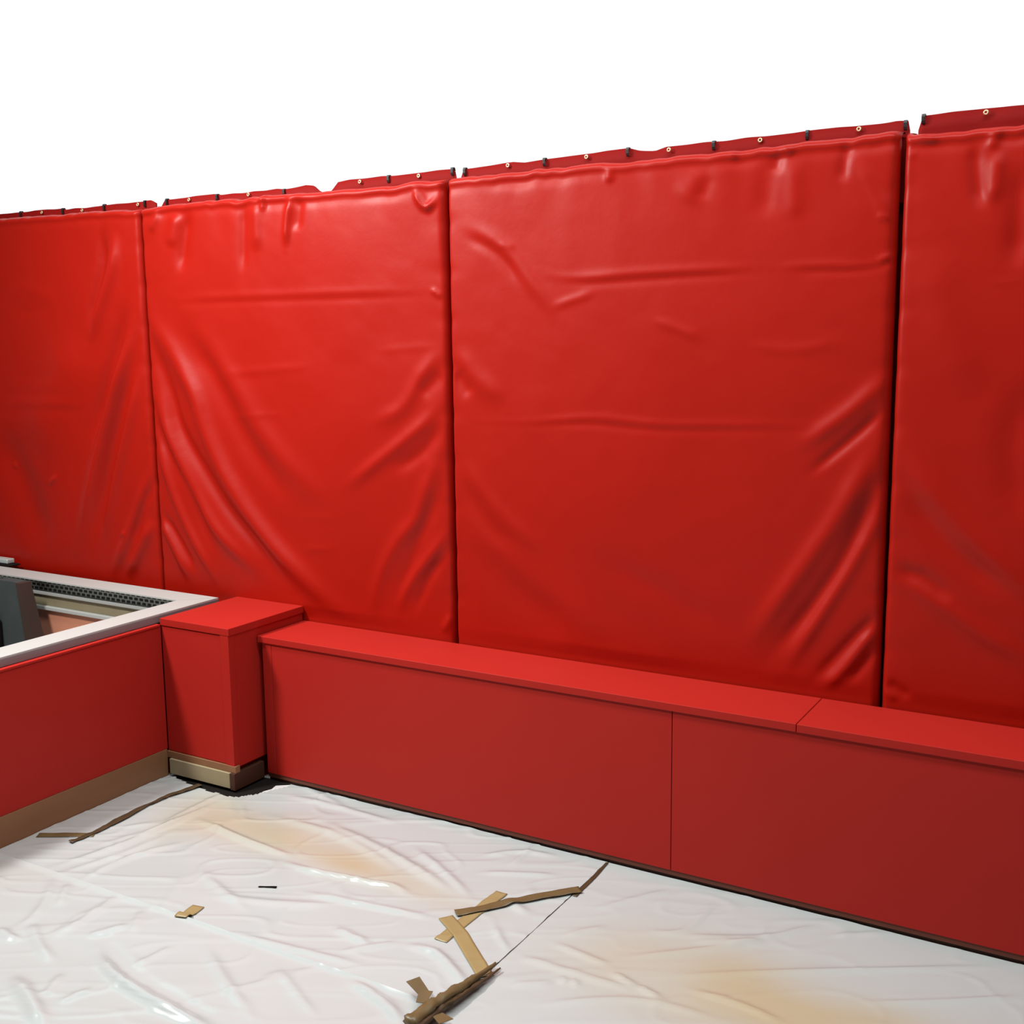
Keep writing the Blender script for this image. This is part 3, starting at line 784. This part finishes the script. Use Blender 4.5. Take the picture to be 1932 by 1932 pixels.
tape([(1.027, -0.725), (1.084, -0.70)], 0.010, M['rubber'], 'tiny black mark of tape on the yellow streaked sheet', seed=8)

def tube_mesh(name, path, radii, seed, n=12, rough=0.25):
    S = np.array(path, float); vs = []; fs = []
    T = np.gradient(S, axis=0); T /= np.linalg.norm(T, axis=1)[:, None]
    for i, (p, t) in enumerate(zip(S, T)):
        side = np.cross(t, [0, 0, 1]); side /= np.linalg.norm(side); up = np.cross(side, t)
        for j in range(n):
            a = 2 * math.pi * j / n
            k = 1 + rough * float(value_noise(np.array(i * 0.3), np.array(float(min(j, n - j))), 3, seed))
            q = p + radii[i] * k * (math.cos(a) * side + 0.75 * math.sin(a) * up)
            vs.append(tuple(float(c) for c in q))
    m = len(S)
    for i in range(m - 1):
        for j in range(n):
            fs.append((i * n + j, i * n + (j + 1) % n, (i + 1) * n + (j + 1) % n, (i + 1) * n + j))
    fs.append(tuple(range(n))[::-1]); fs.append(tuple((m - 1) * n + j for j in range(n)))
    me = bpy.data.meshes.new(name); me.from_pydata(vs, [], fs); me.update(); smooth(me)
    return me
roll = thing('tape_roll', 'crumpled brown roll of film and tape lying along the seam at the bottom', 'tape', loc=(1.962, -0.95, 0))
path = poly_sample([(1.978, -0.755), (1.974, -0.83), (1.966, -0.91), (1.957, -0.99), (1.950, -1.07), (1.945, -1.14)], 0.012)
zz = np.interp(path[:, 1], [-1.14, -1.0, -0.9, -0.755], [0.038, 0.036, 0.028, 0.020])
rad = np.interp(path[:, 1], [-1.14, -1.03, -0.95, -0.85, -0.755], [0.020, 0.018, 0.015, 0.011, 0.004])
tb = link('rolled_film', tube_mesh('rolled_film', np.column_stack([path[:, 0] - 0.008, path[:, 1], zz]), rad, 5, rough=0.4), M['tape_brown'], roll)
dk = link('roll_shaded_side', tube_mesh('roll_shaded_side', np.column_stack([path[:, 0] + 0.012, path[:, 1] - 0.008, zz * 0.75]), rad * 0.62, 9, rough=0.4), M['tape_dark'], roll)  # darker second tube: shade on the roll's right side put into its colour
dk['label'] = 'dark brown shaded side of the roll'
fl = []
for (px, py, pz, ang, ln, wd, tilt) in ((1.905, -1.01, 0.034, 2.7, 0.075, 0.03, 0.35), (1.915, -1.05, 0.040, 1.9, 0.05, 0.028, 0.2), (1.975, -1.06, 0.03, -0.5, 0.05, 0.03, 0.3)):
    bmf = bmesh.new(); vsf = box_bm(bmf, 0, ln, -wd / 2, wd / 2, 0, 0.0015)
    for v in vsf:
        x, y, z = v.co
        z += tilt * x * 0.5; y *= 1 + 0.4 * x / ln
        v.co = (px + x * math.cos(ang) - y * math.sin(ang), py + x * math.sin(ang) + y * math.cos(ang), pz + z)
    mef = bpy.data.meshes.new('tape_end'); bmf.to_mesh(mef); bmf.free()
    fl.append(link('tape_end', mef, M['tape_brown'], roll))
for o in [tb, dk] + fl: o.location = -Vector(roll.location)
